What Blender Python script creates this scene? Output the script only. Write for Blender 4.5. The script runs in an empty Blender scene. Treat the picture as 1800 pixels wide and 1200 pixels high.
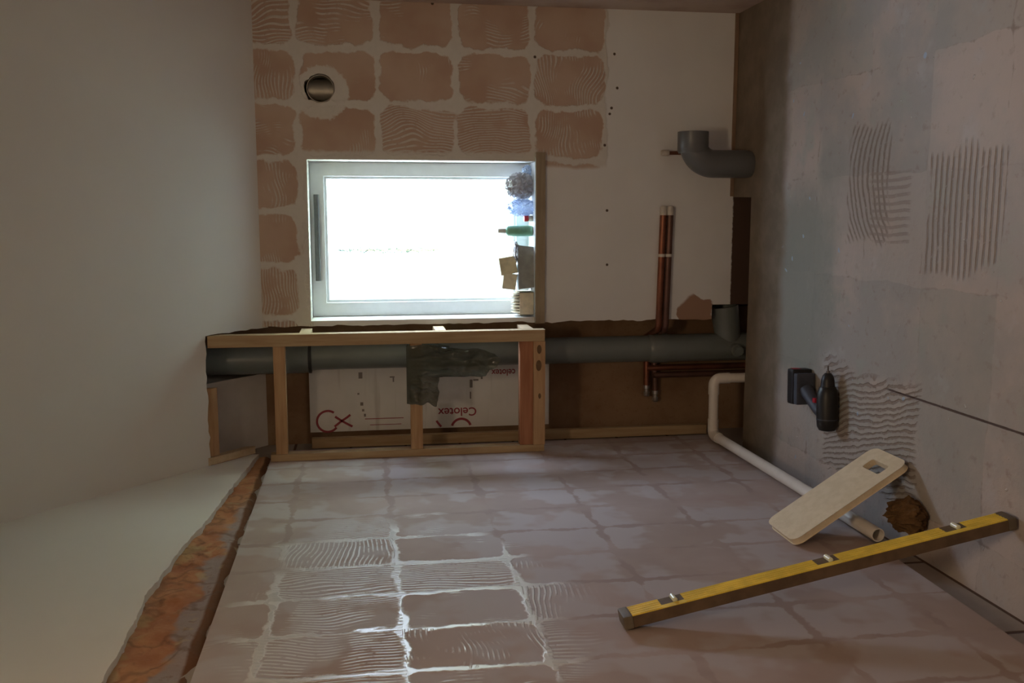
import bpy, bmesh, math, random
from mathutils import Vector, Matrix, noise

SC = bpy.context.scene
COL = SC.collection
random.seed(7)

# ------------------------------------------------------------------ camera, sky, lights, exposure
cam_data = bpy.data.cameras.new('camera')
cam_data.sensor_fit = 'HORIZONTAL'
cam_data.sensor_width = 36.0
cam_data.lens = 1660.0 / 1800.0 * 36.0
cam_data.clip_start = 0.02
cam = bpy.data.objects.new('camera', cam_data)
COL.objects.link(cam)
_r = Vector((0.00004, -0.15814, -0.98742))          # phone held on its side: picture right is down
_u = Vector((0.99100, 0.13219, -0.02113))
_b = Vector((0.13387, -0.97853, 0.15673))
M = Matrix.Identity(4)
for i in range(3):
    M[i][0], M[i][1], M[i][2] = _r[i], _u[i], _b[i]
M.translation = Vector((0.9235, -3.75, 1.5251))
cam.matrix_world = M
SC.camera = cam

SC.view_settings.view_transform = 'Standard'
SC.view_settings.look = 'None'
SC.view_settings.gamma = 1.0
SC.view_settings.use_curve_mapping = False
SC.view_settings.exposure = 0.0

world = bpy.data.worlds.new('daylight')
SC.world = world
world.use_nodes = True
wn = world.node_tree
wn.nodes.clear()
wo = wn.nodes.new('ShaderNodeOutputWorld')
wb = wn.nodes.new('ShaderNodeBackground')
wb.inputs['Color'].default_value = (0.76, 0.935, 1.20, 1)
wb.inputs['Strength'].default_value = 22.5
wn.links.new(wb.outputs[0], wo.inputs[0])


def area_light(name, loc, rot, sx, sy, power, color):
    d = bpy.data.lights.new(name, 'AREA')
    d.shape = 'RECTANGLE'
    d.size, d.size_y = sx, sy
    d.energy = power
    d.color = color
    o = bpy.data.objects.new(name, d)
    o.location = loc
    o.rotation_euler = rot
    COL.objects.link(o)
    return o


# sky portal in the window opening (guides sampling of the daylight)
pl = area_light('window_portal', (0.82, 0.235, 1.27), (math.radians(-90), 0, 0), 0.62, 0.90, 1.0, (1, 1, 1))
pl.data.cycles.is_portal = True
# warm ceiling lamp of the room, above and behind the camera
area_light('ceiling_lamp_light', (0.85, -3.30, 2.68), (0, 0, 0), 0.35, 0.35, 17.0, (1.0, 0.75, 0.48))
sun_d = bpy.data.lights.new('sun', 'SUN')
sun_d.energy = 55.0
sun_d.angle = 0.01
sun_d.color = (1.0, 0.96, 0.90)
sun = bpy.data.objects.new('sun', sun_d)             # added, unseen behind the house: lights the lawn, whose bounce lifts the ceiling
sun.rotation_euler = (math.radians(38), 0, math.radians(-15))
COL.objects.link(sun)


# ------------------------------------------------------------------ node helpers
class S:
    """a value socket with arithmetic"""
    nt = None

    def __init__(s, k):
        s.k = k

    @staticmethod
    def m(op, *a, clamp=False):
        n = S.nt.nodes.new('ShaderNodeMath')
        n.operation = op
        n.use_clamp = clamp
        for i, v in enumerate(a):
            if isinstance(v, S):
                S.nt.links.new(v.k, n.inputs[i])
            else:
                n.inputs[i].default_value = v
        return S(n.outputs[0])

    def __add__(s, o): return S.m('ADD', s, o)
    __radd__ = __add__
    def __sub__(s, o): return S.m('SUBTRACT', s, o)
    def __rsub__(s, o): return S.m('SUBTRACT', o, s)
    def __mul__(s, o): return S.m('MULTIPLY', s, o)
    __rmul__ = __mul__
    def __truediv__(s, o): return S.m('DIVIDE', s, o)
    def abs(s): return S.m('ABSOLUTE', s)
    def floor(s): return S.m('FLOOR', s)
    def fract(s): return S.m('FRACT', s)
    def sin(s): return S.m('SINE', s)
    def max(s, o): return S.m('MAXIMUM', s, o)
    def min(s, o): return S.m('MINIMUM', s, o)
    def clamp(s): return S.m('ADD', s, 0.0, clamp=True)


def step(x, a, b):
    """smooth 0..1 as x goes a..b (a may exceed b)"""
    n = S.nt.nodes.new('ShaderNodeMapRange')
    n.interpolation_type = 'SMOOTHSTEP'
    S.nt.links.new(x.k, n.inputs['Value'])
    if a < b:
        n.inputs['From Min'].default_value, n.inputs['From Max'].default_value = a, b
        n.inputs['To Min'].default_value, n.inputs['To Max'].default_value = 0, 1
    else:
        n.inputs['From Min'].default_value, n.inputs['From Max'].default_value = b, a
        n.inputs['To Min'].default_value, n.inputs['To Max'].default_value = 1, 0
    return S(n.outputs['Result'])


def hyp(a, b):
    return S.m('SQRT', a * a + b * b)


def new_mat(name):
    m = bpy.data.materials.new(name)
    m.use_nodes = True
    nt = m.node_tree
    bs = nt.nodes['Principled BSDF']
    S.nt = nt
    return m, nt, bs


def coords(nt):
    tc = nt.nodes.new('ShaderNodeNewGeometry')
    sp = nt.nodes.new('ShaderNodeSeparateXYZ')
    nt.links.new(tc.outputs['Position'], sp.inputs[0])
    return S(sp.outputs[0]), S(sp.outputs[1]), S(sp.outputs[2]), tc.outputs['Position']


def nz(nt, vec, scale, detail=3, rough=0.55, seed=0.0):
    n = nt.nodes.new('ShaderNodeTexNoise')
    n.noise_dimensions = '4D'
    n.inputs['W'].default_value = seed
    n.inputs['Scale'].default_value = scale
    n.inputs['Detail'].default_value = detail
    n.inputs['Roughness'].default_value = rough
    nt.links.new(vec, n.inputs['Vector'])
    return S(n.outputs['Fac'])


def cellrand(nt, a, b, seed=0.0):
    c = nt.nodes.new('ShaderNodeCombineXYZ')
    nt.links.new(a.k, c.inputs[0])
    nt.links.new(b.k, c.inputs[1])
    c.inputs[2].default_value = seed
    w = nt.nodes.new('ShaderNodeTexWhiteNoise')
    w.noise_dimensions = '3D'
    nt.links.new(c.outputs[0], w.inputs['Vector'])
    return S(w.outputs['Value'])


def rgb(nt, c):
    n = nt.nodes.new('ShaderNodeRGB')
    n.outputs[0].default_value = (*c, 1)
    return n.outputs[0]


def mixc(nt, f, a, b):
    n = nt.nodes.new('ShaderNodeMix')
    n.data_type = 'RGBA'
    if isinstance(f, S):
        nt.links.new(f.k, n.inputs[0])
    else:
        n.inputs[0].default_value = f
    for v, i in ((a, 6), (b, 7)):
        if isinstance(v, tuple):
            n.inputs[i].default_value = (*v, 1)
        else:
            nt.links.new(v, n.inputs[i])
    return n.outputs[2]


def bump(nt, bs, h, strength=0.4, dist=0.004):
    b = nt.nodes.new('ShaderNodeBump')
    b.inputs['Strength'].default_value = strength
    b.inputs['Distance'].default_value = dist
    nt.links.new(h.k, b.inputs['Height'])
    nt.links.new(b.outputs[0], bs.inputs['Normal'])


def setc(nt, bs, col, rough=0.8, spec=0.3):
    if isinstance(col, tuple):
        bs.inputs['Base Color'].default_value = (*col, 1)
    else:
        nt.links.new(col, bs.inputs['Base Color'])
    if isinstance(rough, S):
        nt.links.new(rough.k, bs.inputs['Roughness'])
    else:
        bs.inputs['Roughness'].default_value = rough
    bs.inputs['Specular IOR Level'].default_value = spec


def mat_mottled(name, a, b, scale=8, rough=0.7, spec=0.3, bumpd=0.0, bscale=60, metallic=0.0):
    m, nt, bs = new_mat(name)
    _, _, _, pos = coords(nt)
    f = step(nz(nt, pos, scale, 4), 0.35, 0.65)
    setc(nt, bs, mixc(nt, f, a, b), rough, spec)
    bs.inputs['Metallic'].default_value = metallic
    if bumpd:
        bump(nt, bs, nz(nt, pos, bscale, 3), 0.5, bumpd)
    return m


def mat_wood(name, a, b, axis, knots=True, rough=0.7, stretch=14):
    """softwood with grain stretched along an axis"""
    m, nt, bs = new_mat(name)
    _, _, _, pos = coords(nt)
    mp = nt.nodes.new('ShaderNodeMapping')
    sc = [38.0, 38.0, 38.0]
    sc['xyz'.index(axis)] = 38.0 / stretch
    mp.inputs['Scale'].default_value = sc
    nt.links.new(pos, mp.inputs['Vector'])
    g = nz(nt, mp.outputs[0], 1.6, 4, 0.6)
    big = nz(nt, pos, 5.0, 2)
    c = mixc(nt, step(g, 0.35, 0.7), a, b)
    c = mixc(nt, step(big, 0.5, 0.75) * 0.5, c, tuple(v * 0.7 for v in b))
    setc(nt, bs, c, rough, 0.25)
    bump(nt, bs, g, 0.3, 0.001)
    return m


# ------------------------------------------------------------------ wall and floor materials
def tiled_adhesive(nt, pos, u, v, u0, du, v0, dv, seed, pitch=0.0125, gap=0.0, r=0.045, vary=0.06, straight=0.0):
    """lines of tile adhesive left round each lost tile, with comb ridges in the tile fields.
    returns adhesive cover 0..1, comb height 0..1 and field mask"""
    wu = u + (nz(nt, pos, 7.0, 2, 0.5, seed + 1) - 0.5) * 0.045
    wv = v + (nz(nt, pos, 7.0, 2, 0.5, seed + 2) - 0.5) * 0.045
    cu = (wu - u0) / du
    cv = (wv - v0) / dv
    iu, iv = cu.floor(), cv.floor()
    fu = (cu.fract() - 0.5).abs() * du
    fv = (cv.fract() - 0.5).abs() * dv
    qx = (fu - (du * 0.5 - 0.012 - gap - r)).max(0.0)
    qy = (fv - (dv * 0.5 - 0.012 - gap - r)).max(0.0)
    fine = nz(nt, pos, 45.0, 4, 0.6, seed + 3)
    blot = nz(nt, pos, 11.0, 3, 0.55, seed + 8)
    sd = hyp(qx, qy) - r + (fine - 0.5) * 0.022 + (blot - 0.5) * vary
    line = step(sd, -0.005, 0.003)
    rnd = cellrand(nt, iu, iv, seed)
    rnd2 = cellrand(nt, iu, iv, seed + 5.3)
    bend = (nz(nt, pos, 4.5, 1, 0.4, seed + 4) - 0.5) * 0.20 * (1.0 - straight)
    a = (v + bend) * step(rnd, 0.44 + straight, 0.45 + straight) + (u + bend) * step(rnd, 0.45 + straight, 0.44 + straight)
    w = (a * (2 * math.pi / pitch)).sin()
    w = step(w, -0.1, 0.75)
    off = (nz(nt, pos, 9.0, 2, 0.5, seed + 6) + (rnd2 - 0.5) * 0.35)
    comb_mask = step(off, 0.42, 0.52)
    comb = w * comb_mask * step(fine, 0.30, 0.48)
    cover = line.max(comb * 0.8)
    return cover, comb, line, wu, wv, fine


def mat_wall_far():
    m, nt, bs = new_mat('far_wall_plaster')
    x, y, z, pos = coords(nt)
    cover, comb, line, wu, wv, fine = tiled_adhesive(nt, pos, x, z, 1.137, 0.2045, 1.749 - 0.302 * 4, 0.302, 1.0)
    edge = nz(nt, pos, 14.0, 3, 0.5, 9.0)
    e = (edge - 0.5) * 0.05
    region = step(wv + e, 0.535, 0.545)
    right_of = step(wu, 1.10, 1.12)
    above = step(wv, 1.700, 1.72)
    region = region * right_of.max(above)
    # patch round the duct hole and around the window stay covered
    duct = step(hyp(x - 1.38, z - 1.655) + (fine - 0.5) * 0.05, 0.105, 0.095)
    halo = step(S.m('MAXIMUM', (x - 0.82).abs() - 0.315, (z - 1.27).abs() - 0.45) + (fine - 0.5) * 0.03, 0.035, 0.02)
    bare = (1.0 - cover) * region * (1.0 - duct) * (1.0 - halo)
    # skim missing low on the left
    dx, dz = (x - 0.515) / 0.075, (z - 0.155) / 0.085
    patch = step(hyp(dx, dz) + (edge - 0.5) * 1.6, 1.05, 0.95) * step(x - 0.55 + (z - 0.16) * 0.7 + e, 0.05, 0.03)
    dots = None
    for dxx, dzz in ((1.551, 0.513), (1.42, 0.5), (1.342, 0.522), (1.319, 0.529), (1.196, 0.548), (1.532, 0.834),
                     (1.72, 1.233), (0.718, 0.532), (0.937, 0.535)):
        d = step(hyp(x - dxx, z - dzz) + (fine - 0.5) * 0.004, 0.007, 0.004)
        dots = d if dots is None else dots.max(d)
    plain = mixc(nt, step(nz(nt, pos, 3.0, 3), 0.35, 0.7), (0.74, 0.73, 0.715), (0.79, 0.78, 0.765))
    glue = mixc(nt, fine, (0.62, 0.59, 0.54), (0.73, 0.70, 0.65))
    base = mixc(nt, region, plain, glue)
    pink = mixc(nt, step(nz(nt, pos, 5.0, 3, 0.5, 4.0), 0.35, 0.65), (0.48, 0.33, 0.25), (0.56, 0.42, 0.33))
    c = mixc(nt, bare, base, pink)
    c = mixc(nt, patch, c, (0.36, 0.22, 0.15))
    c = mixc(nt, dots, c, (0.10, 0.07, 0.05))
    c = mixc(nt, step(z + (fine - 0.5) * 0.012, 0.002, -0.004), c, (0.085, 0.05, 0.035))
    setc(nt, bs, c, 0.75, 0.3)
    bump(nt, bs, cover * region + fine * 0.15, 0.6, 0.003)
    return m


def mat_wall_left():
    m, nt, bs = new_mat('left_wall_pink_board')
    x, y, z, pos = coords(nt)
    cover, comb, line, wu, wv, fine = tiled_adhesive(nt, pos, y, z, -1.115, 0.203, 1.449, 0.302, 21.0, pitch=0.0135, gap=-0.004, r=0.022, vary=0.05, straight=0.40)
    soft = nz(nt, pos, 6.0, 3, 0.5, 30.0)
    fa = step(hyp((y + 1.62) / 0.72, (z - 1.44) / 0.42) + (soft - 0.5) * 0.8, 1.05, 0.75)
    faint = step(nz(nt, pos, 4.0, 3, 0.55, 33.0), 0.46, 0.54)
    pink = mixc(nt, step(nz(nt, pos, 2.2, 4, 0.6, 3.0), 0.35, 0.65), (0.39, 0.295, 0.25), (0.46, 0.36, 0.32))
    pink = mixc(nt, faint * 0.75 * (1.0 - line), pink, (0.50, 0.445, 0.435))
    rub = step(nz(nt, pos, 4.0, 3, 0.5, 51.0), 0.55, 0.72)
    pink = mixc(nt, rub * 0.5, pink, (0.40, 0.27, 0.215))
    c = mixc(nt, line * (1.0 - fa) * step(nz(nt, pos, 5.0, 2, 0.5, 44.0), 0.44, 0.54) * 0.55, pink, (0.33, 0.24, 0.205))
    wet = cover * fa
    c = mixc(nt, wet * 0.9, c, (0.74, 0.73, 0.70))
    rough = 0.80 - wet * 0.54
    setc(nt, bs, c, rough, 0.45)
    bump(nt, bs, line * 0.7 * fa + comb * 0.9 * fa - line * 0.12 * (1.0 - fa) + fine * 0.14, 0.6, 0.0035)
    return m


def mat_floor():
    m, nt, bs = new_mat('floor_screed_with_adhesive')
    x, y, z, pos = coords(nt)
    cover, comb, line, wu, wv, fine = tiled_adhesive(nt, pos, x, y, 0.41, 0.315, -1.36, 0.315, 61.0, pitch=0.02, gap=-0.0145, r=0.02, vary=0.035)
    n1 = nz(nt, pos, 3.2, 5, 0.6, 2.0)
    n2 = nz(nt, pos, 5.5, 4, 0.6, 8.0)
    n3 = nz(nt, pos, 28.0, 4, 0.6, 12.0)
    c = mixc(nt, step(n1, 0.40, 0.60), (0.36, 0.33, 0.31), (0.46, 0.38, 0.335))
    c = mixc(nt, step(n2, 0.55, 0.68) * 0.8, c, (0.35, 0.35, 0.315))
    c = mixc(nt, step(n2, 0.44, 0.30) * 0.8, c, (0.45, 0.43, 0.43))
    c = mixc(nt, step(n3, 0.56, 0.70) * 0.6, c, (0.28, 0.21, 0.17))
    c = mixc(nt, step(n3, 0.34, 0.24) * 0.6, c, (0.50, 0.47, 0.45))
    # combed adhesive left where tiles came up: arcs, a straight patch and a swept patch
    def ridges(coord, pitch, mask):
        w = (coord * (2 * math.pi / pitch)).sin()
        return step(w, 0.0, 0.8) * mask * step(fine, 0.28, 0.46)
    def box(cx, cy, hx, hy):
        return step(((x - cx).abs() - hx).max((y - cy).abs() - hy) + (n2 - 0.5) * 0.18, 0.012, -0.012)
    r1 = ridges(y + (x - 1.05) * (x - 1.05) * 1.8 + (n1 - 0.5) * 0.08, 0.026, box(1.02, -1.06, 0.17, 0.11))
    r2 = ridges(y + (n1 - 0.5) * 0.03, 0.0235, box(0.93, -1.53, 0.15, 0.16))
    r3 = ridges(x + (y + 1.1) * 0.25 + (n1 - 0.5) * 0.12, 0.019, box(0.27, -1.12, 0.17, 0.26))
    r4 = ridges(x + (n1 - 0.5) * 0.04, 0.022, box(0.95, -1.18, 0.10, 0.10))
    tone = cellrand(nt, ((wu - 0.41) / 0.315).floor(), ((wv + 1.36) / 0.315).floor(), 3.0)
    c = mixc(nt, step(tone, 0.35, 0.95) * 0.45, c, (0.33, 0.325, 0.295))
    c = mixc(nt, step(tone, 0.45, 0.05) * 0.45, c, (0.50, 0.43, 0.385))
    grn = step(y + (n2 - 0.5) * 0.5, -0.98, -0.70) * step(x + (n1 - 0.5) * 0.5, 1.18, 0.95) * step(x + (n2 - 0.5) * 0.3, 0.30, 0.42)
    c = mixc(nt, grn * 0.75, c, (0.235, 0.245, 0.215))  # grey-green adhesive patch that also puts near-wall shade into the colour
    rr = r1.max(r2).max(r3).max(r4 * 0.6)
    c = mixc(nt, rr * 0.75, c, (0.23, 0.18, 0.145))
    crumb = step(nz(nt, pos, 40.0, 2, 0.5, 77.0), 0.70, 0.76)
    ln = line * step(n1, 0.42, 0.56)
    c = mixc(nt, ln * 0.65, c, (0.22, 0.165, 0.13))
    joint = step((x - 0.412).abs() + (fine - 0.5) * 0.003, 0.0035, 0.002) * step(y, -1.20, -1.24)
    c = mixc(nt, joint, c, (0.10, 0.07, 0.06))
    c = mixc(nt, crumb * 0.7, c, (0.56, 0.54, 0.52))
    blue = step(nz(nt, pos, 24.0, 1, 0.4, 91.0), 0.735, 0.76)
    c = mixc(nt, blue, c, (0.36, 0.44, 0.56))
    # bare boards along the window wall, never tiled; its shade partly painted into them
    bare = step(y + (n2 - 0.5) * 0.10, -0.53, -0.45)
    wood = mixc(nt, step(nz(nt, pos, 9.0, 4, 0.6, 15.0), 0.35, 0.7), (0.17, 0.13, 0.09), (0.23, 0.18, 0.13))
    c = mixc(nt, bare, c, wood)
    setc(nt, bs, c, 0.72, 0.3)
    bump(nt, bs, (n3 * 0.6 + fine * 0.3 - rr * 0.8 + crumb * 0.6 - joint) * (1.0 - bare * 0.7), 0.8, 0.005)
    return m


def mat_smooth_plaster(name, a, b):
    m, nt, bs = new_mat(name)
    x, y, z, pos = coords(nt)
    f = step(nz(nt, pos, 2.0, 3), 0.3, 0.7)
    setc(nt, bs, mixc(nt, f, a, b), 0.7, 0.25)
    bump(nt, bs, nz(nt, pos, 12.0, 3), 0.15, 0.002)
    return m


def mat_rubble():
    m, nt, bs = new_mat('broken_brick_and_mortar')
    x, y, z, pos = coords(nt)
    n1 = nz(nt, pos, 7.0, 4, 0.6, 3.0)
    n2 = nz(nt, pos, 30.0, 4, 0.6, 7.0)
    n3 = nz(nt, pos, 5.0, 3, 0.6, 17.0)
    c = mixc(nt, step(n1, 0.4, 0.6), (0.40, 0.16, 0.075), (0.50, 0.25, 0.125))
    c = mixc(nt, step(n3, 0.57, 0.64) * 0.8, c, (0.46, 0.30, 0.14))
    grey = step(z + (n3 - 0.5) * 0.26 + (n1 - 0.5) * 0.10, 1.952, 1.925) * step(y + (n1 - 0.5) * 0.3, -0.55, -0.75)
    c = mixc(nt, grey * 0.85, c, mixc(nt, n2, (0.27, 0.22, 0.21), (0.38, 0.33, 0.32)))
    c = mixc(nt, step(z + (n1 - 0.5) * 0.02, 1.915, 1.905), c, (0.17, 0.075, 0.035))  # shadow line of the groove above the board, painted into the colour
    c = mixc(nt, step(n2, 0.55, 0.68) * 0.6, c, (0.20, 0.10, 0.06))
    crk = step((nz(nt, pos, 6.0, 3, 0.5, 27.0) - 0.5).abs(), 0.035, 0.002)
    c = mixc(nt, crk * 0.40, c, (0.12, 0.065, 0.04))
    c = mixc(nt, step(nz(nt, pos, 10.0, 3, 0.5, 37.0), 0.6, 0.68) * 0.7, c, (0.50, 0.36, 0.20))
    setc(nt, bs, c, 0.9, 0.2)
    bump(nt, bs, n2 + n1, 0.9, 0.006)
    return m


def mat_block():
    m, nt, bs = new_mat('old_block_wall')
    x, y, z, pos = coords(nt)
    n1 = nz(nt, pos, 9.0, 5, 0.6, 3.0)
    jy = (((y + 0.14) / 0.44).fract() - 0.5).abs() * 0.44
    jz = (((z - 0.005) / 0.225).fract() - 0.5).abs() * 0.225
    j = step(jy.max(0.0) - (n1 - 0.5) * 0.006, 0.212, 0.216).max(step(jz, 0.106, 0.109))
    c = mixc(nt, n1, (0.27, 0.22, 0.18), (0.40, 0.34, 0.29))
    c = mixc(nt, j, c, (0.12, 0.075, 0.055))
    setc(nt, bs, c, 0.9, 0.2)
    bump(nt, bs, n1 - j, 0.8, 0.004)
    return m


def mat_osb():
    m, nt, bs = new_mat('brown_chipboard')
    x, y, z, pos = coords(nt)
    n1 = nz(nt, pos, 4.0, 4, 0.6, 3.0)
    n2 = nz(nt, pos, 60.0, 2, 0.6, 5.0)
    c = mixc(nt, step(n1, 0.35, 0.65), (0.23, 0.135, 0.075), (0.32, 0.205, 0.12))
    c = mixc(nt, step(n2, 0.55, 0.7) * 0.3, c, (0.20, 0.10, 0.05))
    setc(nt, bs, c, 0.85, 0.2)
    return m


def mat_insulation():
    m, nt, bs = new_mat('foil_faced_insulation_board')
    x, y, z, pos = coords(nt)
    f = step(nz(nt, pos, 6.0, 3), 0.35, 0.65)
    c = mixc(nt, f, (0.76, 0.74, 0.71), (0.82, 0.80, 0.77))
    mp = nt.nodes.new('ShaderNodeMapping')
    mp.inputs['Scale'].default_value = (0.6, 1, 9)
    nt.links.new(pos, mp.inputs['Vector'])
    s = nz(nt, mp.outputs[0], 3.0, 3, 0.6, 5.0)
    c = mixc(nt, step(s, 0.58, 0.75) * 0.45, c, (0.40, 0.36, 0.31))
    setc(nt, bs, c, 0.5, 0.4)
    return m


def mat_glass():
    m, nt, bs = new_mat('window_glass')
    out = nt.nodes['Material Output']
    nt.nodes.remove(bs)
    tr = nt.nodes.new('ShaderNodeBsdfTransparent')
    tr.inputs[0].default_value = (0.96, 0.98, 0.97, 1)
    gl = nt.nodes.new('ShaderNodeBsdfGlossy')
    gl.inputs['Roughness'].default_value = 0.02
    fr = nt.nodes.new('ShaderNodeFresnel')
    fr.inputs[0].default_value = 1.45
    mx = nt.nodes.new('ShaderNodeMixShader')
    nt.links.new(fr.outputs[0], mx.inputs[0])
    nt.links.new(tr.outputs[0], mx.inputs[1])
    nt.links.new(gl.outputs[0], mx.inputs[2])
    nt.links.new(mx.outputs[0], out.inputs[0])
    return m


def mat_film(name, col, see=0.35, rough=0.35):
    """thin plastic film: part see-through, part glossy and light-passing"""
    m, nt, bs = new_mat(name)
    out = nt.nodes['Material Output']
    x, y, z, pos = coords(nt)
    setc(nt, bs, mixc(nt, nz(nt, pos, 25.0, 3), col, tuple(min(1, c * 1.5) for c in col)), rough, 0.5)
    tr = nt.nodes.new('ShaderNodeBsdfTransparent')
    mx = nt.nodes.new('ShaderNodeMixShader')
    mx.inputs[0].default_value = see
    nt.links.new(bs.outputs[0], mx.inputs[1])
    nt.links.new(tr.outputs[0], mx.inputs[2])
    nt.links.new(mx.outputs[0], out.inputs[0])
    return m


def plain(name, c, rough=0.5, spec=0.4, metallic=0.0, var=0.12, scale=30):
    return mat_mottled(name, tuple(v * (1 - var) for v in c), tuple(min(1, v * (1 + var)) for v in c), scale, rough, spec,
                       metallic=metallic)


MAT = dict(
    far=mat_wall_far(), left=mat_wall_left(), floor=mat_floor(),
    white=mat_smooth_plaster('white_ceiling_plaster', (0.72, 0.695, 0.655), (0.76, 0.735, 0.695)),
    upper=mat_smooth_plaster('white_wall_plaster', (0.74, 0.70, 0.64), (0.78, 0.74, 0.68)),
    right=mat_mottled('right_wall_bare_plaster', (0.42, 0.30, 0.24), (0.54, 0.43, 0.36), 5, 0.85),
    back=mat_mottled('rear_wall_plaster', (0.68, 0.66, 0.63), (0.74, 0.72, 0.69), 3, 0.85),
    rubble=mat_rubble(), block=mat_block(), osb=mat_osb(), insul=mat_insulation(), glass=mat_glass(),
    void=mat_mottled('roof_void_plaster', (0.60, 0.56, 0.51), (0.70, 0.66, 0.61), 5, 0.9),
    dirt=mat_mottled('dark_subfloor', (0.10, 0.065, 0.045), (0.17, 0.11, 0.075), 9, 0.95, 0.1, 0.01, 30),
    pine_z=mat_wood('pine_grain_upright', (0.49, 0.36, 0.21), (0.40, 0.27, 0.145), 'z'),
    pine_x=mat_wood('pine_grain_across', (0.52, 0.335, 0.18), (0.41, 0.24, 0.12), 'x'),
    pine_y=mat_wood('pine_grain_deep', (0.58, 0.45, 0.30), (0.50, 0.36, 0.22), 'y'),
    redwood=mat_wood('reddish_timber_across', (0.44, 0.20, 0.10), (0.34, 0.14, 0.07), 'x'),
    dullwood=mat_wood('dull_brown_timber', (0.30, 0.20, 0.13), (0.22, 0.14, 0.09), 'x'),
    knot=plain('timber_knot', (0.16, 0.095, 0.045), 0.8),
    sillwood=mat_wood('dull_sill_timber', (0.36, 0.29, 0.20), (0.28, 0.22, 0.145), 'x'),
    upvc=plain('white_window_plastic', (0.74, 0.76, 0.75), 0.35, 0.4, var=0.02),
    vent=plain('grey_vent_plastic', (0.13, 0.13, 0.12), 0.5),
    soil=plain('grey_pipe_plastic', (0.17, 0.19, 0.18), 0.30, 0.5, var=0.06, scale=6),
    soil_dark=plain('pipe_rubber_seal', (0.03, 0.032, 0.03), 0.6),
    elbow=plain('grey_bend_plastic', (0.12, 0.122, 0.12), 0.35, 0.5, var=0.05, scale=6),
    duct=mat_mottled('galvanised_duct', (0.40, 0.38, 0.33), (0.52, 0.50, 0.44), 12, 0.38, 0.5, metallic=0.7),
    copper=mat_mottled('aged_copper', (0.22, 0.095, 0.06), (0.34, 0.13, 0.075), 12, 0.42, 0.5, metallic=0.75),
    copper_dark=mat_mottled('dull_brown_copper', (0.15, 0.085, 0.065), (0.21, 0.11, 0.085), 12, 0.45, 0.5, metallic=0.6),
    cap=plain('white_push_cap', (0.62, 0.57, 0.50), 0.45),
    clip=plain('pale_pipe_tape', (0.75, 0.70, 0.62), 0.5),
    chrome=plain('nickel_fitting', (0.60, 0.57, 0.54), 0.3, 0.5, 0.8),
    waste=plain('white_waste_plastic', (0.76, 0.70, 0.63), 0.30, 0.45, var=0.05, scale=9),
    pipe_in=plain('pipe_interior', (0.04, 0.028, 0.022), 0.9),
    red=plain('red_print', (0.34, 0.055, 0.07), 0.6, var=0.05),
    ink=plain('grey_print', (0.24, 0.21, 0.19), 0.6, var=0.05),
    dbag=mat_film('dark_green_grey_polythene', (0.115, 0.125, 0.095), 0.16, 0.16),
    drill=plain('black_tool_plastic', (0.016, 0.015, 0.015), 0.42),
    grip=plain('blue_grey_tool_rubber', (0.055, 0.06, 0.078), 0.55),
    toolred=plain('red_tool_plastic', (0.42, 0.02, 0.04), 0.4),
    steel=plain('drill_steel', (0.16, 0.14, 0.13), 0.4, 0.5, 0.7),
    foam=mat_mottled('cream_foam', (0.72, 0.60, 0.42), (0.78, 0.66, 0.48), 40, 0.9, 0.15, 0.002, 200),
    level_y=plain('yellow_level_paint', (0.90, 0.66, 0.09), 0.5, var=0.10, scale=25),
    level_d=plain('shaded_yellow_level_edge', (0.13, 0.085, 0.05), 0.55, var=0.2, scale=18),  # yellow side of the level; its shade is put into this dark brown
    level_cap=plain('grey_end_cap_rubber', (0.15, 0.12, 0.085), 0.6),
    vial=plain('clear_vial_plastic', (0.78, 0.80, 0.62), 0.15, 0.5),
    slot=plain('dark_window_slot', (0.16, 0.11, 0.06), 0.6),
    hess=mat_mottled('brown_crumpled_sack', (0.10, 0.055, 0.025), (0.17, 0.095, 0.04), 25, 0.9, 0.15, 0.004, 90),
    carton=plain('khaki_cardboard', (0.74, 0.70, 0.50), 0.8, 0.2),
    carton2=plain('pale_khaki_cardboard', (0.80, 0.77, 0.60), 0.8, 0.2),
    carton3=plain('tan_cardboard', (0.74, 0.66, 0.50), 0.8, 0.2),
    bottle=plain('green_bottle_plastic', (0.20, 0.42, 0.28), 0.35),
    bcap=plain('off_white_cap', (0.66, 0.66, 0.58), 0.5),
    gbag=mat_film('grey_plastic_bag', (0.34, 0.34, 0.36), 0.12, 0.25),
    bbag=mat_film('blue_clear_bag', (0.42, 0.52, 0.72), 0.45, 0.15),
    tub=plain('dark_grey_plastic', (0.34, 0.36, 0.345), 0.35),
    wrap=plain('crinkled_pale_wrapper', (0.62, 0.55, 0.40), 0.3, 0.5),
    redthing=plain('red_plastic', (0.55, 0.05, 0.06), 0.4),
    grass=mat_mottled('garden_grass', (0.34, 0.40, 0.27), (0.46, 0.52, 0.38), 2, 0.9),
    leaf=plain('dark_conifer_leaf', (0.010, 0.024, 0.012), 0.7, var=0.3),
    bark=plain('brown_bark', (0.12, 0.08, 0.05), 0.9),
)


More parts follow.
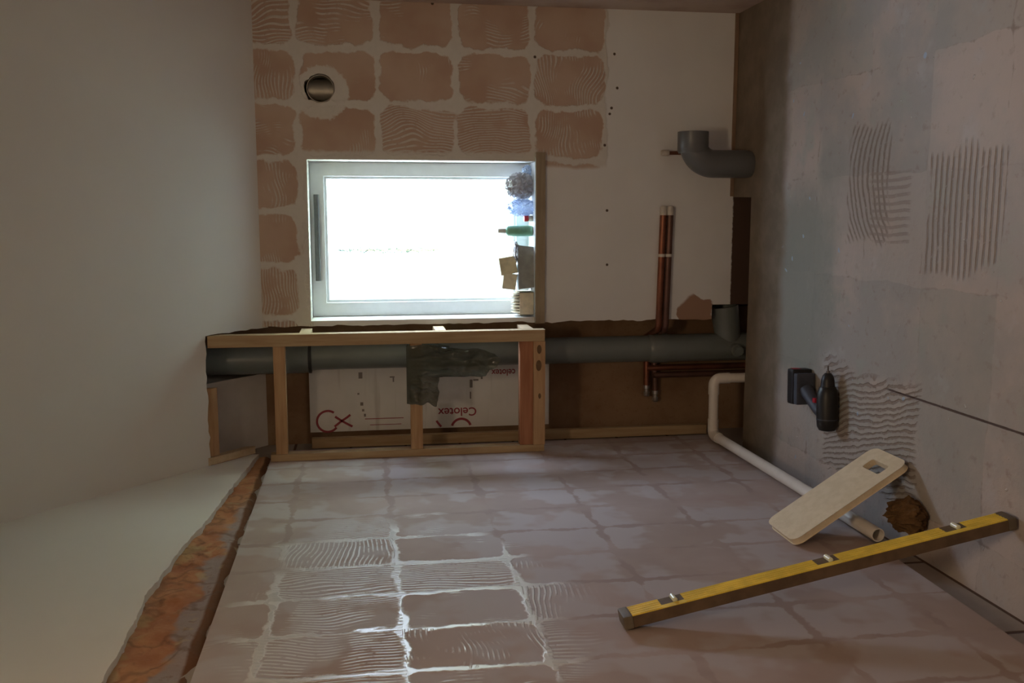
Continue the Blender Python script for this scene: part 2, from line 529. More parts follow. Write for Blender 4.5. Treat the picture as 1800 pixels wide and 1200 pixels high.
# ------------------------------------------------------------------ mesh helpers (all coordinates are world metres)
def obj(name, bm, mat, parent=None, smooth=None, bevel=0.0, seg=2):
    if bevel:
        bmesh.ops.remove_doubles(bm, verts=bm.verts, dist=1e-6)
        es = [e for e in bm.edges if len(e.link_faces) == 2 and e.calc_face_angle(0) > 0.6]
        bmesh.ops.bevel(bm, geom=es, offset=bevel, segments=seg, profile=0.7, affect='EDGES', clamp_overlap=True)
    bmesh.ops.recalc_face_normals(bm, faces=bm.faces)
    me = bpy.data.meshes.new(name)
    bm.to_mesh(me)
    bm.free()
    me.materials.append(MAT[mat] if isinstance(mat, str) else mat)
    if smooth is not None:
        for p in me.polygons:
            p.use_smooth = True
        if smooth < 3:
            me.set_sharp_from_angle(angle=smooth)
    o = bpy.data.objects.new(name, me)
    COL.objects.link(o)
    if parent is not None:
        o.parent = parent
        root = parent
        off = Vector((0, 0, 0))
        while root is not None:
            off += root.location
            root = root.parent
        me.transform(Matrix.Translation(-off))
    return o


def thing(name, label, cat, loc, group=None):
    o = bpy.data.objects.new(name, None)
    o.empty_display_size = 0.05
    o.location = loc
    COL.objects.link(o)
    o['label'] = label
    o['category'] = cat
    if group:
        o['group'] = group
    return o


def tag(o, label, cat, group=None):
    o['label'] = label
    o['category'] = cat
    if group:
        o['group'] = group
    return o


def struct(o):
    o['kind'] = 'structure'
    return o


def BM():
    return bmesh.new()


def add_box(bm, x0, x1, y0, y1, z0, z1, mat=None):
    vs = [bm.verts.new((x, y, z)) for x in (x0, x1) for y in (y0, y1) for z in (z0, z1)]
    if mat is not None:
        for v in vs:
            v.co = mat @ v.co
    q = ((0, 1, 3, 2), (4, 6, 7, 5), (0, 4, 5, 1), (2, 3, 7, 6), (0, 2, 6, 4), (1, 5, 7, 3))
    for f in q:
        bm.faces.new([vs[i] for i in f])
    return bm


def box(*a, mat=None):
    return add_box(BM(), *a, mat=mat)


def prism(pts, axis, a, b, bm=None):
    """extrude a polygon given in the two other axes (kept in x,y,z order) from a to b along axis"""
    bm = bm or BM()
    def P(p, t):
        return {'x': (t, p[0], p[1]), 'y': (p[0], t, p[1]), 'z': (p[0], p[1], t)}[axis]
    A = [bm.verts.new(P(p, a)) for p in pts]
    B = [bm.verts.new(P(p, b)) for p in pts]
    bm.faces.new(A)
    bm.faces.new(B[::-1])
    n = len(pts)
    for i in range(n):
        bm.faces.new((A[i], A[(i + 1) % n], B[(i + 1) % n], B[i]))
    return bm


def frames(pts):
    tans = []
    for i in range(len(pts)):
        a = pts[max(0, i - 1)]
        b = pts[min(len(pts) - 1, i + 1)]
        tans.append((b - a).normalized())
    n = tans[0].orthogonal().normalized()
    out = []
    for t in tans:
        n = (n - t * n.dot(t)).normalized()
        out.append((t, n, t.cross(n)))
    return out


def tube(pts, r, seg=24, bm=None, caps=True, inner=None):
    """tube along points; r a number or list; inner gives an open hollow tube of that inner radius at its ends"""
    bm = bm or BM()
    pts = [Vector(p) for p in pts]
    rs = r if isinstance(r, (list, tuple)) else [r] * len(pts)
    fr = frames(pts)
    rings = []
    for p, (t, n, b), rr in zip(pts, fr, rs):
        rings.append([bm.verts.new(p + (n * math.cos(k * 2 * math.pi / seg) + b * math.sin(k * 2 * math.pi / seg)) * rr)
                      for k in range(seg)])
    for A, B in zip(rings, rings[1:]):
        for k in range(seg):
            bm.faces.new((A[k], A[(k + 1) % seg], B[(k + 1) % seg], B[k]))
    if inner:
        for ring, p, (t, n, b), sgn in ((rings[0], pts[0], fr[0], 1), (rings[-1], pts[-1], fr[-1], -1)):
            I = [bm.verts.new(p + (n * math.cos(k * 2 * math.pi / seg) + b * math.sin(k * 2 * math.pi / seg)) * inner) for k in range(seg)]
            D = [bm.verts.new(v.co + t * sgn * 0.06) for v in I]
            for k in range(seg):
                bm.faces.new((ring[k], ring[(k + 1) % seg], I[(k + 1) % seg], I[k]))
                bm.faces.new((I[k], I[(k + 1) % seg], D[(k + 1) % seg], D[k]))
            bm.faces.new(D)
    elif caps:
        bm.faces.new(rings[0])
        bm.faces.new(rings[-1][::-1])
    return bm


def arc(p0, corner, p1, r, n=8):
    """points of a rounded corner between p0-corner-p1"""
    p0, c, p1 = Vector(p0), Vector(corner), Vector(p1)
    d0, d1 = (p0 - c).normalized(), (p1 - c).normalized()
    half = d0.angle(d1) / 2
    t = r / math.tan(half)
    centre = c + (d0 + d1).normalized() * (r / math.sin(half))
    a, b = c + d0 * t - centre, c + d1 * t - centre
    ang = a.angle(b)
    ax = a.cross(b).normalized()
    return [centre + Matrix.Rotation(ang * i / n, 3, ax) @ a for i in range(n + 1)]


def lathe(prof, centre, axis='z', seg=24, bm=None, mat=None):
    """revolve (radius, height) pairs"""
    bm = bm or BM()
    rings = []
    c = Vector(centre)
    for r, h in prof:
        ring = []
        for k in range(seg):
            a = k * 2 * math.pi / seg
            p = Vector((r * math.cos(a), r * math.sin(a), h))
            if axis == 'x':
                p = Vector((h, p.x, p.y))
            elif axis == 'y':
                p = Vector((p.x, h, p.y))
            if mat is not None:
                p = mat @ p
            ring.append(bm.verts.new(c + p))
        rings.append(ring)
    for A, B in zip(rings, rings[1:]):
        for k in range(seg):
            bm.faces.new((A[k], A[(k + 1) % seg], B[(k + 1) % seg], B[k]))
    bm.faces.new(rings[0])
    bm.faces.new(rings[-1][::-1])
    return bm


def lump(centre, rad, amp=0.25, freq=3.0, sub=4, seed=0.0, ridge=True, flat=None):
    """crumpled closed blob"""
    bm = BM()
    bmesh.ops.create_icosphere(bm, subdivisions=sub, radius=1.0)
    c = Vector(centre)
    for v in bm.verts:
        d = v.co.normalized()
        q = d * freq + Vector((seed, seed * 1.7, -seed))
        n = noise.fractal(q, 0.9, 2.1, 4)
        if ridge:
            n = 0.6 - abs(n) * 1.6
        k = 1 + amp * n
        p = Vector((d.x * rad[0], d.y * rad[1], d.z * rad[2])) * k
        v.co = c + p
        if flat is not None and v.co.z < flat:
            v.co.z = flat + (v.co.z - flat) * 0.02
    return bm


def apply_cut(o, cutters):
    """cut the cutter meshes out of o and remove them again"""
    for c in cutters:
        md = o.modifiers.new('cut', 'BOOLEAN')
        md.operation = 'DIFFERENCE'
        md.solver = 'EXACT'
        md.object = c
    dg = bpy.context.evaluated_depsgraph_get()
    me = bpy.data.meshes.new_from_object(o.evaluated_get(dg))
    o.modifiers.clear()
    o.data = me
    for c in cutters:
        bpy.data.objects.remove(c, do_unlink=True)


# ------------------------------------------------------------------ the setting
SL = 0.9                                            # slope of the roof side ceiling
WX0, WX1, WZ0, WZ1 = 0.508, 1.130, 0.826, 1.720      # window opening
RX = 1.722                                          # right wall
HX = 0.500                                          # left edge of the far wall plaster

# far wall with window opening, duct hole and a ragged left edge
edge_pts = []
zz = -0.3
while zz < 2.3:
    edge_pts.append((HX - 0.012 + 0.010 * noise.noise(Vector((zz * 14, 3.1, 0))) + 0.006 * noise.noise(Vector((zz * 45, 1.1, 0))), zz))
    zz += 0.02
far = prism([(RX + 0.2, -0.3)] + [(RX + 0.2, 2.7), (HX, 2.7)] + edge_pts[::-1], 'y', 0.0, 0.215)
wall_far = struct(obj('wall_far', far, 'far'))
c1 = obj('cut', box(WX0, WX1, -0.1, 0.4, WZ0, WZ1), 'far')
hole = []
for k in range(48):
    a = 2 * math.pi * k / 48
    r = 0.054 + 0.003 * noise.noise(Vector((math.cos(a) * 3, math.sin(a) * 3, 5)))
    if 1.0 < a < 2.4:
        r += 0.006 + 0.010 * max(0, noise.noise(Vector((a * 7, 0.3, 2))))
    hole.append((1.396 + r * math.cos(a), 1.662 + r * math.sin(a)))
c2 = obj('cut', prism(hole, 'y', -0.1, 0.208), 'far')
c3 = obj('cut', box(0.40, 0.548, -0.1, 0.205, -0.4, 0.078), 'far')
apply_cut(wall_far, [c1, c2, c3])

# deep recess in the corner behind the soil pipe
struct(obj('wall_recess', box(-0.3, 0.52, 0.19, 0.36, -0.4, 2.7), 'osb'))
# left wall: old blockwork, with boards and plaster fixed on it
struct(obj('wall_left', box(-0.25, -0.028, -4.6, 0.30, -0.4, 3.5), 'block'))
lb = [(-4.6, 0.135), (-2.0, 0.128), (-1.52, 0.112), (-0.9, 0.095), (-0.03, 0.085), (-0.03, 1.875), (-4.6, 1.875)]
struct(obj('wall_left_board', prism(lb, 'x', -0.027, 0.0), 'left', bevel=0.002, seg=1))
# jagged lower edge of the white plaster above the broken strip
jag = [(-0.06, 1.93), (-0.177, 1.946), (-0.40, 1.965), (-0.649, 1.987), (-0.82, 2.000), (-0.976, 2.019), (-1.098, 2.034), (-1.22, 2.044),
       (-1.338, 2.054), (-1.431, 2.066), (-1.50, 2.058), (-1.578, 2.056), (-1.696, 2.053), (-1.874, 2.051), (-2.3, 2.045), (-4.6, 2.03)]
low = []
for (ya, za), (yb, zb) in zip(jag, jag[1:]):
    n = max(2, int((ya - yb) / 0.012))
    if yb < -2.2:
        n = 10
    for i in range(n):
        t = i / n
        yy = ya + (yb - ya) * t
        low.append((yy, za + (zb - za) * t + 0.006 * noise.noise(Vector((yy * 18, 0.7, 0))) + 0.003 * noise.noise(Vector((yy * 70, 0.2, 0)))))
low.append(jag[-1])
up = low + [(-4.6, 2.9), (-1.1, 2.9), (-0.06, 1.955)]
struct(obj('wall_left_plaster', prism(up, 'x', -0.027, -0.002), 'upper'))
# broken strip of brick and mortar between them
g = BM()
ny, nz_ = 260, 26
grid = []
for i in range(ny + 1):
    yy = -0.05 - i * (3.2 / ny)
    row = []
    for j in range(nz_ + 1):
        z = 1.868 + j * (0.225 / nz_)
        d = 0.010 * noise.fractal(Vector((yy * 9, z * 16, 2.0)), 0.9, 2.0, 4)
        lip = max(0.0, 1 - (z - 1.868) / 0.035)
        row.append(g.verts.new((-0.020 + d - 0.02 * min(1, lip), yy, z)))
    grid.append(row)
for i in range(ny):
    for j in range(nz_):
        g.faces.new((grid[i][j], grid[i + 1][j], grid[i + 1][j + 1], grid[i][j + 1]))
struct(obj('wall_left_rubble', g, 'rubble', smooth=0.9))

struct(obj('wall_right', box(RX, RX + 0.2, -4.6, -0.001, -0.4, 3.5), 'right'))
struct(obj('wall_rear', box(-0.25, RX + 0.2, -4.75, -4.6, -0.4, 3.0), 'back'))

# sloping ceiling with the ragged opening over the pipe corner, then a flat part
def sz(y, off=0.0):
    return 1.905 - SL * y + off
hx = 0.484
ope = [(hx, 0.02)]
for i in range(1, 11):
    ope.append((hx + 0.005 * noise.noise(Vector((i * 2.7, 0.4, 0))), -0.204 * i / 10))
for i in range(1, 24):
    ope.append((hx - (hx + 0.03) * i / 23, -0.206 + 0.006 * noise.noise(Vector((i * 1.9, 4.4, 0)))))
poly = [(RX + 0.05, 0.02)] + ope + [(-0.03, -1.0), (RX + 0.05, -1.0)]
bm = BM()
A = [bm.verts.new((p[0], p[1], sz(p[1]))) for p in poly]
B = [bm.verts.new((p[0], p[1] , sz(p[1], 0.018))) for p in poly]
bm.faces.new(A)
bm.faces.new(B[::-1])
for i in range(len(poly)):
    j = (i + 1) % len(poly)
    bm.faces.new((A[i], B[i], B[j], A[j]))
struct(obj('ceiling_slope', bm, 'white'))
struct(obj('ceiling', box(-0.25, RX + 0.2, -4.7, -1.0, 2.805, 2.9), 'white'))
bm = BM()
A = [bm.verts.new((x, y, 2.09 - SL * y + o)) for o in (0, 0.05) for x, y in ((-0.25, 0.34), (0.275, 0.34), (0.275, -1.05), (-0.25, -1.05))]
for f in ((0, 1, 2, 3), (7, 6, 5, 4), (0, 4, 5, 1), (1, 5, 6, 2), (2, 6, 7, 3), (3, 7, 4, 0)):
    bm.faces.new([A[i] for i in f])
struct(obj('ceiling_void', bm, 'void'))
bm = BM()
A = [bm.verts.new((x, y, 2.34 - SL * y + o)) for o in (0, 0.05) for x, y in ((0.255, 0.34), (RX + 0.2, 0.34), (RX + 0.2, -1.05), (0.255, -1.05))]
for f in ((0, 1, 2, 3), (7, 6, 5, 4), (0, 4, 5, 1), (1, 5, 6, 2), (2, 6, 7, 3), (3, 7, 4, 0)):
    bm.faces.new([A[i] for i in f])
struct(obj('ceiling_void_top', bm, 'void'))
struct(obj('ceiling_void_cheek', prism([(0.19, 1.95), (0.19, 2.25), (-0.55, 2.92), (-0.55, 2.60)], 'x', 0.262, 0.275), 'void'))

# floor with the opening along the far wall, and the dark ground below it
fl = prism([(-0.03, -4.7), (RX + 0.1, -4.7), (RX + 0.1, 0.0), (0.992, 0.0), (0.988, -0.185), (0.55, -0.188), (0.2, -0.18), (-0.03, -0.182)], 'z', -0.06, 0.0)
struct(obj('ceiling_void_end', box(-0.25, RX + 0.2, -1.10, -1.04, 2.86, 3.5), 'void'))
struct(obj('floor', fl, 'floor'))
struct(obj('floor_void', box(-0.25, RX + 0.2, -4.7, 0.36, -0.42, -0.36), 'dirt'))
struct(obj('floor_joist', box(-0.03, RX + 0.1, -0.25, -0.20, -0.2, -0.062), 'dirt'))
# narrow timber at the foot of the far wall
struct(obj('baseboard_far', box(0.995, RX, -0.010, -0.0005, 0.001, 0.014), 'dullwood'))
# outside
struct(obj('ground_outside', box(-12, 14, 0.45, 40, -0.55, -0.45), 'grass'))

# ------------------------------------------------------------------ window
win = struct(bpy.data.objects.new('window_1', None))
win.location = (0.819, 0.15, WZ0)
COL.objects.link(win)


def frame_ring(x0, x1, z0, z1, w, y0, y1):
    bm = BM()
    o = [(x0, z0), (x1, z0), (x1, z1), (x0, z1)]
    i = [(x0 + w, z0 + w), (x1 - w, z0 + w), (x1 - w, z1 - w), (x0 + w, z1 - w)]
    V = {}
    for nm, pts in (('o', o), ('i', i)):
        for yy in (y0, y1):
            V[nm, yy] = [bm.verts.new((p[0], yy, p[1])) for p in pts]
    for k in range(4):
        j = (k + 1) % 4
        bm.faces.new((V['o', y0][k], V['o', y0][j], V['i', y0][j], V['i', y0][k]))
        bm.faces.new((V['o', y1][k], V['i', y1][k], V['i', y1][j], V['o', y1][j]))
        bm.faces.new((V['o', y0][k], V['o', y1][k], V['o', y1][j], V['o', y0][j]))
        bm.faces.new((V['i', y0][k], V['i', y0][j], V['i', y1][j], V['i', y1][k]))
    return bm


wf = struct(obj('window_frame', frame_ring(WX0 + 0.001, WX1 - 0.001, WZ0 + 0.001, WZ1 - 0.001, 0.056, 0.150, 0.212), 'upvc', win, bevel=0.004))
bead = struct(obj('window_bead', frame_ring(WX0 + 0.057, WX1 - 0.057, WZ0 + 0.057, WZ1 - 0.057, 0.010, 0.170, 0.200), 'upvc', win, bevel=0.002))
# casement hinged at its left side and pushed open outwards
ang = math.radians(30)
hinge = Vector((0.572, 0.205, 0))
R30 = Matrix.Translation(hinge) @ Matrix.Rotation(ang, 4, 'Z')
sash = frame_ring(0.0, 0.50, WZ0 + 0.062, WZ1 - 0.062, 0.040, 0.0, 0.045)
sash.transform(R30)
sash = struct(obj('window_sash', sash, 'upvc', win, bevel=0.004))
gl = box(0.035, 0.465, 0.018, 0.026, WZ0 + 0.097, WZ1 - 0.097)
gl.transform(R30)
struct(obj('window_glass', gl, 'glass', win))
# trickle vent on the head of the frame
bm = tube([(0.655, 0.143, 1.694), (1.0, 0.143, 1.694)], 0.011, 12)
for v in bm.verts:
    v.co.y = min(0.149, 0.143 + (v.co.y - 0.143) * 0.8)
vent = struct(obj('trickle_vent', bm, 'vent', win, smooth=0.8))
# timber nosing under the opening
sill = thing('window_sill', 'dull timber sill strip under the bright window, crowded with bags, cartons and a bottle', 'windowsill', (0.82, -0.01, 0.79))
obj('sill_board', box(0.506, 1.128, -0.012, 0.149, 0.8265, 0.832), 'upvc', sill, bevel=0.001, seg=1)
obj('sill_nosing', box(0.484, 1.165, -0.020, -0.001, 0.793, 0.832), 'sillwood', sill, bevel=0.002)

# ------------------------------------------------------------------ duct in the far wall
du = thing('extractor_duct', 'round metal duct set in the adhesive-streaked wall beyond the window', 'duct', (1.396, 0.1, 1.61))
bm = BM()
seg = 40
rings = []
for r, yy in ((0.0515, 0.012), (0.0495, 0.012), (0.0495, 0.206), (0.0515, 0.206)):
    rings.append([bm.verts.new((1.396 + r * math.cos(k * 2 * math.pi / seg), yy, 1.662 + r * math.sin(k * 2 * math.pi / seg))) for k in range(seg)])
for a in range(4):
    A, B = rings[a], rings[(a + 1) % 4]
    for k in range(seg):
        bm.faces.new((A[k], A[(k + 1) % seg], B[(k + 1) % seg], B[k]))
obj('duct_sleeve', bm, 'duct', du, smooth=0.8)
obj('duct_pipe', tube([(1.396, 0.085, 1.6145), (1.396, 0.085, 1.7095)], 0.044, 36), 'duct', du, smooth=0.8)
obj('duct_back', lathe([(0.049, 0.0), (0.049, 0.004)], (1.396, 0.20, 1.662), 'y', 32), 'vent', du, smooth=0.8)

# ------------------------------------------------------------------ soil stack in the corner
PX, PY, PR = 0.358, 0.075, 0.055
st = thing('soil_pipe', 'tall grey soil pipe rising in the corner recess through the sloping ceiling', 'pipe', (PX, PY, -0.3))
obj('pipe_barrel', tube([(PX, PY, 0.30), (PX, PY, 1.80)], PR, 40, caps=True), 'soil', st, smooth=0.8)
obj('pipe_barrel', tube([(PX - 0.008, PY, 1.80), (PX - 0.008, PY, 2.62)], PR + 0.004, 40), 'soil', st, smooth=0.8, )
obj('pipe_socket', lathe([(PR, 0), (PR + 0.006, 0.004), (PR + 0.008, 0.02), (PR + 0.008, 0.075), (PR + 0.004, 0.085), (PR, 0.09)], (PX - 0.004, PY, 1.735), 'z', 40), 'soil', st, smooth=0.8)
obj('pipe_seal', lathe([(PR, 0), (PR + 0.009, 0.002), (PR + 0.009, 0.012), (PR, 0.014)], (PX - 0.004, PY, 1.725), 'z', 40), 'soil_dark', st, smooth=0.8)
obj('pipe_socket', lathe([(PR, 0), (PR + 0.007, 0.0), (PR + 0.007, 0.07), (PR + 0.003, 0.08), (PR, 0.085)], (PX, PY, 0.245), 'z', 40), 'soil', st, smooth=0.8)
br = tube([(PX, PY, -0.34), (PX, PY, 0.25)], PR + 0.004, 40)
obj('branch_body', br, 'soil', st, smooth=0.8)
bq = tube([(PX, PY, -0.03), (PX + 0.08, PY, -0.02), (PX + 0.175, PY, -0.005)], [0.052, 0.056, 0.060], 32, inner=0.050)
brs = obj('branch_socket', bq, 'soil', st, smooth=0.8)
bq = tube([(PX - 0.005, PY - 0.05, -0.035), (PX - 0.005, PY - 0.085, -0.035)], 0.026, 24, inner=0.019)
obj('waste_boss', bq, 'soil', st, smooth=0.8)

# loose bend on the right, standing on the floor
eb = thing('pan_connector_bend', 'loose grey right-angle soil bend standing on the floor at the far wall', 'pipe bend', (1.117, -0.165, 0.0))
ex, ey, ez = 1.117, -0.165, 0.238
corner = arc((ex, ey, 0.0), (ex, ey, ez), (ex + 0.3, ey, ez), 0.085, 12)
path = [Vector((ex, ey, 0.0)), Vector((ex, ey, 0.02)), Vector((ex, ey, 0.06))] + corner
obj('bend_body', tube(path, [0.050, 0.054, 0.054] + [0.054] * len(corner), 36), 'elbow', eb, smooth=0.8)
obj('bend_socket', tube([(ex + 0.04, ey, ez), (ex + 0.05, ey, ez), (ex + 0.122, ey, ez)], [0.054, 0.060, 0.060], 36, inner=0.051), 'elbow', eb, smooth=0.8)

# thin copper stub with a white cap between bend and wall
cs = thing('capped_copper_stub', 'short upright copper stub with white cap behind the loose grey bend', 'pipe', (1.166, -0.03, 0.0))
obj('stub_pipe', tube([(1.166, -0.035, 0.0), (1.166, -0.035, 0.30)], 0.0075, 14), 'copper', cs, smooth=0.8)
obj('stub_cap', lathe([(0.011, 0), (0.0125, 0.003), (0.0125, 0.026), (0.010, 0.032)], (1.166, -0.035, 0.292), 'z', 18), 'cap', cs, smooth=0.8)

# ------------------------------------------------------------------ pair of copper supply pipes
def copper(za, zb, tail_x, tail_z, riser_x, label, mt):
    t = thing('copper_pipe', label, 'pipe', (0.70, -0.016, za - 0.02), 'copper supply pipes along the far wall')
    y0 = -0.016
    dz = (zb - za) / 0.472
    pts = [(0.925, y0, za), (0.47, y0, zb), (0.45, y0 + 0.01, zb), (0.40, 0.155, zb - 0.002), (tail_x, 0.158, tail_z)]
    obj('pipe_run', tube(pts, 0.0135, 16), mt, t, smooth=0.9)
    obj('pipe_riser', tube([(riser_x, 0.150, zb - 0.004), (riser_x, 0.150, -0.34)], 0.0135, 16), mt, t, smooth=0.9)
    obj('push_cap', lathe([(0.0136, 0), (0.0143, 0.003), (0.0143, 0.030), (0.012, 0.036), (0.004, 0.038)], (0.918, y0, za), 'x', 20), 'cap', t, smooth=0.8)
    xr = 0.755
    obj('tape_band', tube([(xr - 0.006, y0, za - (0.925 - xr) * -dz), (xr + 0.006, y0, za + (0.925 - xr) * dz)], 0.0142, 16), 'clip', t, smooth=0.8)
    obj('isolating_fitting', lathe([(0.009, -0.05), (0.014, -0.045), (0.014, -0.03), (0.010, -0.028), (0.010, -0.018), (0.014, -0.015), (0.014, 0.0)],
                                   (tail_x, 0.158, tail_z), 'x', 16), 'chrome', t, smooth=0.8)


copper(0.303, 0.313, 0.185, 0.306, 0.262, 'upper of the two copper pipes running along the far wall with a white cap', 'copper')
copper(0.2735, 0.2835, 0.160, 0.266, 0.230, 'lower, darker of the two copper pipes running along the far wall with a white cap', 'copper_dark')

# ------------------------------------------------------------------ white waste pipe
wp = thing('waste_pipe', 'white plastic waste pipe looping from the floor opening along the foot of the left wall', 'pipe', (0.035, -0.8, 0.0))
A0 = Vector((0.262, -0.150, -0.33)); A1 = Vector((0.262, -0.150, 0.118)); A2 = Vector((0.030, -0.155, 0.118)); A3 = Vector((0.034, -1.40, 0.112))
r = 0.0195
def seg_pipe(a, b):
    return [a.lerp(b, i / 4) for i in range(5)]
d1 = (A2 - A1).normalized()
obj('pipe_length', tube([A0, A1 - Vector((0, 0, 0.05))], r, 24), 'waste', wp, smooth=0.8)
obj('pipe_length', tube([A1 + d1 * 0.05, A2 - d1 * 0.05], r, 24), 'waste', wp, smooth=0.8)
d2 = (A3 - A2).normalized()
obj('pipe_length', tube([A2 + d2 * 0.04, A3], r, 24, inner=0.0165), 'waste', wp, smooth=0.8)
for P0, Pc, P1 in ((A0, A1, A2), (A1, A2, A3)):
    a = arc(P0, Pc, P1, 0.028, 8)
    u0, u1 = (P0 - Pc).normalized(), (P1 - Pc).normalized()
    obj('pipe_elbow', tube([Pc + u0 * 0.065] + a + [Pc + u1 * 0.065], r + 0.0025, 24), 'waste', wp, smooth=0.8)
obj('pipe_bore', lathe([(0.0163, 0.0), (0.0163, 0.002)], (A3.x, A3.y + 0.045, A3.z), 'y', 20), 'pipe_in', wp)

# ------------------------------------------------------------------ timber framing round the pipe
fr = thing('timber_frame', 'pale softwood box frame in front of the corner pipe, up to the sloping ceiling', 'frame', (0.24, -0.18, 0.828))
FY0, FY1 = -0.200, -0.155
obj('stud', prism([(FY0, 0.828), (FY1, 0.828), (FY1, sz(FY1) - 0.001), (FY0, sz(FY0) - 0.001)], 'x', 0.437, 0.481), 'pine_z', fr, bevel=0.002)
obj('stud', box(0.0012, 0.028, FY0, FY1, 0.828, 1.872), 'pine_z', fr, bevel=0.002)
obj('rail', box(0.0285, 0.4365, FY0 + 0.002, FY1, 1.809, 1.852), 'pine_x', fr, bevel=0.002)
obj('rail', box(0.0285, 0.4365, FY0 + 0.002, FY1, 1.302, 1.347), 'pine_x', fr, bevel=0.002)
obj('rail', box(0.0285, 0.4365, FY0 - 0.002, FY1, 0.826, 0.872), 'pine_x', fr, bevel=0.002)['label'] = 'lowest pale rail with dark knots'
obj('rail', box(0.0285, 0.4365, FY0 + 0.006, FY1, 0.8725, 0.924), 'redwood', fr, bevel=0.002)['label'] = 'reddish rail on top of the lowest one'
low_rail = [c for c in fr.children if c.name.startswith('rail')][2]
for kx, kz, ks in ((0.405, 0.850, 0.013), (0.342, 0.852, 0.016), (0.222, 0.848, 0.008)):
    bm = lathe([(ks, 0), (ks * 0.9, -0.0006)], (0, 0, 0), 'y', 18)
    for v in bm.verts:
        v.co = Vector((v.co.x * 1.35 + kx, v.co.y + FY0 - 0.0022, v.co.z * 0.7 + kz))
    obj('knot', bm, 'knot', low_rail)
for z1 in (1.758, 1.246, 0.905):
    obj('noggin', box(0.438, 0.480, FY1 + 0.0005, -0.001, z1 - 0.042, z1), 'pine_y', fr, bevel=0.002)

b1 = tag(obj('ceiling_batten', prism([(-0.195, sz(-0.195) + 0.0), (-0.172, sz(-0.172) + 0.0), (-0.172, sz(-0.172) + 0.04), (-0.195, sz(-0.195) + 0.04)], 'x', 0.030, 0.285), 'pine_x', bevel=0.002),
         'short pale batten across the ceiling opening beside the pipe', 'batten')
b2 = tag(obj('slope_batten', prism([(-0.212, sz(-0.212) - 0.006), (-0.05, sz(-0.05) - 0.006), (-0.05, sz(-0.05) + 0.03), (-0.212, sz(-0.212) + 0.03)], 'x', 0.0005, 0.028), 'pine_y', bevel=0.002),
         'short dull batten fixed along the left wall at the ceiling opening', 'batten')
b3 = tag(obj('recess_batten', box(-0.02, 0.020, 0.070, 0.100, 0.06, 1.735), 'pine_z', bevel=0.002),
         'long brown upright batten beside the white insulation board in the recess', 'batten')

# ------------------------------------------------------------------ insulation board in the recess with its red print
IY = 0.150
ib = thing('insulation_board', 'white printed insulation board standing in the recess behind the timber frame', 'insulation board', (0.16, 0.165, 0.74))
pts = [(0.030, 0.742), (0.298, 0.742)]
for i in range(40):
    z = 0.742 + (1.742 - 0.742) * i / 39
    pts.append((0.300 + 0.008 * noise.noise(Vector((z * 9, 0.3, 0))) - 0.022 * max(0, (z - 1.35)) , z))
pts += [(0.030, 1.742)]
obj('board_core', prism(pts, 'y', IY, 0.1895), 'insul', ib, bevel=0.0015, seg=1)


def ribbon(path, w, y=IY):
    """flat printed stroke on the board (x,z points)"""
    bm = BM()
    L = []
    for i, p in enumerate(path):
        a = Vector(path[max(0, i - 1)]); b = Vector(path[min(len(path) - 1, i + 1)])
        t = (b - a).normalized(); n = Vector((-t.y, t.x)) * w / 2
        ww = Vector(p)
        L.append([bm.verts.new((q.x, y - d, q.y)) for q in (ww + n, ww - n) for d in (0.0003, 0.0009)])
    for A, B in zip(L, L[1:]):
        for k in ((0, 1), (1, 3), (3, 2), (2, 0)):
            bm.faces.new((A[k[0]], A[k[1]], B[k[1]], B[k[0]]))
    bm.faces.new(L[0]); bm.faces.new(L[-1])
    return bm


def join(*bms):
    out = BM()
    for b in bms:
        me = bpy.data.meshes.new('tmp')
        b.to_mesh(me); b.free()
        out.from_mesh(me)
        bpy.data.meshes.remove(me)
    return out


def ringpath(cx, cz, r, a0, a1, n=28):
    # angle 0 points down the picture's right (-z), 90 towards +x
    return [(cx + r * math.sin(math.radians(a0 + (a1 - a0) * i / n)), cz - r * math.cos(math.radians(a0 + (a1 - a0) * i / n))) for i in range(n + 1)]


# near the top: open ring with a cross beside it
cx, cz = 0.073, 1.672
obj('printed_logo', join(ribbon(ringpath(cx, cz, 0.044, 55, 322), 0.009),
                         ribbon([(0.092, 1.642), (0.075, 1.618), (0.058, 1.590), (0.048, 1.572)], 0.009),
                         ribbon([(0.050, 1.645), (0.070, 1.620), (0.088, 1.592), (0.098, 1.580)], 0.009)), 'red', ib)
# lower: the ring's top half and a tick, the rest cut off with the board
cx, cz = 0.024, 1.118
obj('printed_logo', join(ribbon(ringpath(cx, cz, 0.041, 18, 162), 0.010),
                         ribbon([(0.060, 1.223), (0.046, 1.213), (0.034, 1.203)], 0.009)), 'red', ib)


def lettering(text, size, x, z, mat, name, parent, sx=1.0):
    cu = bpy.data.curves.new(name, 'FONT')
    cu.body = text
    cu.size = size
    cu.extrude = 0.0004
    cu.offset = size * 0.012
    o = bpy.data.objects.new(name, cu)
    COL.objects.link(o)
    dg = bpy.context.evaluated_depsgraph_get()
    me = bpy.data.meshes.new_from_object(o.evaluated_get(dg))
    bpy.data.objects.remove(o, do_unlink=True)
    # text runs upwards (+z), its tops towards -x, facing the room (-y)
    T = Matrix(((0, -1, 0, x), (0, 0, -1, IY - 0.0006), (sx, 0, 0, z), (0, 0, 0, 1)))
    me.transform(T)
    bm = BM(); bm.from_mesh(me)
    bpy.data.meshes.remove(me)
    return obj(name, bm, mat, parent)


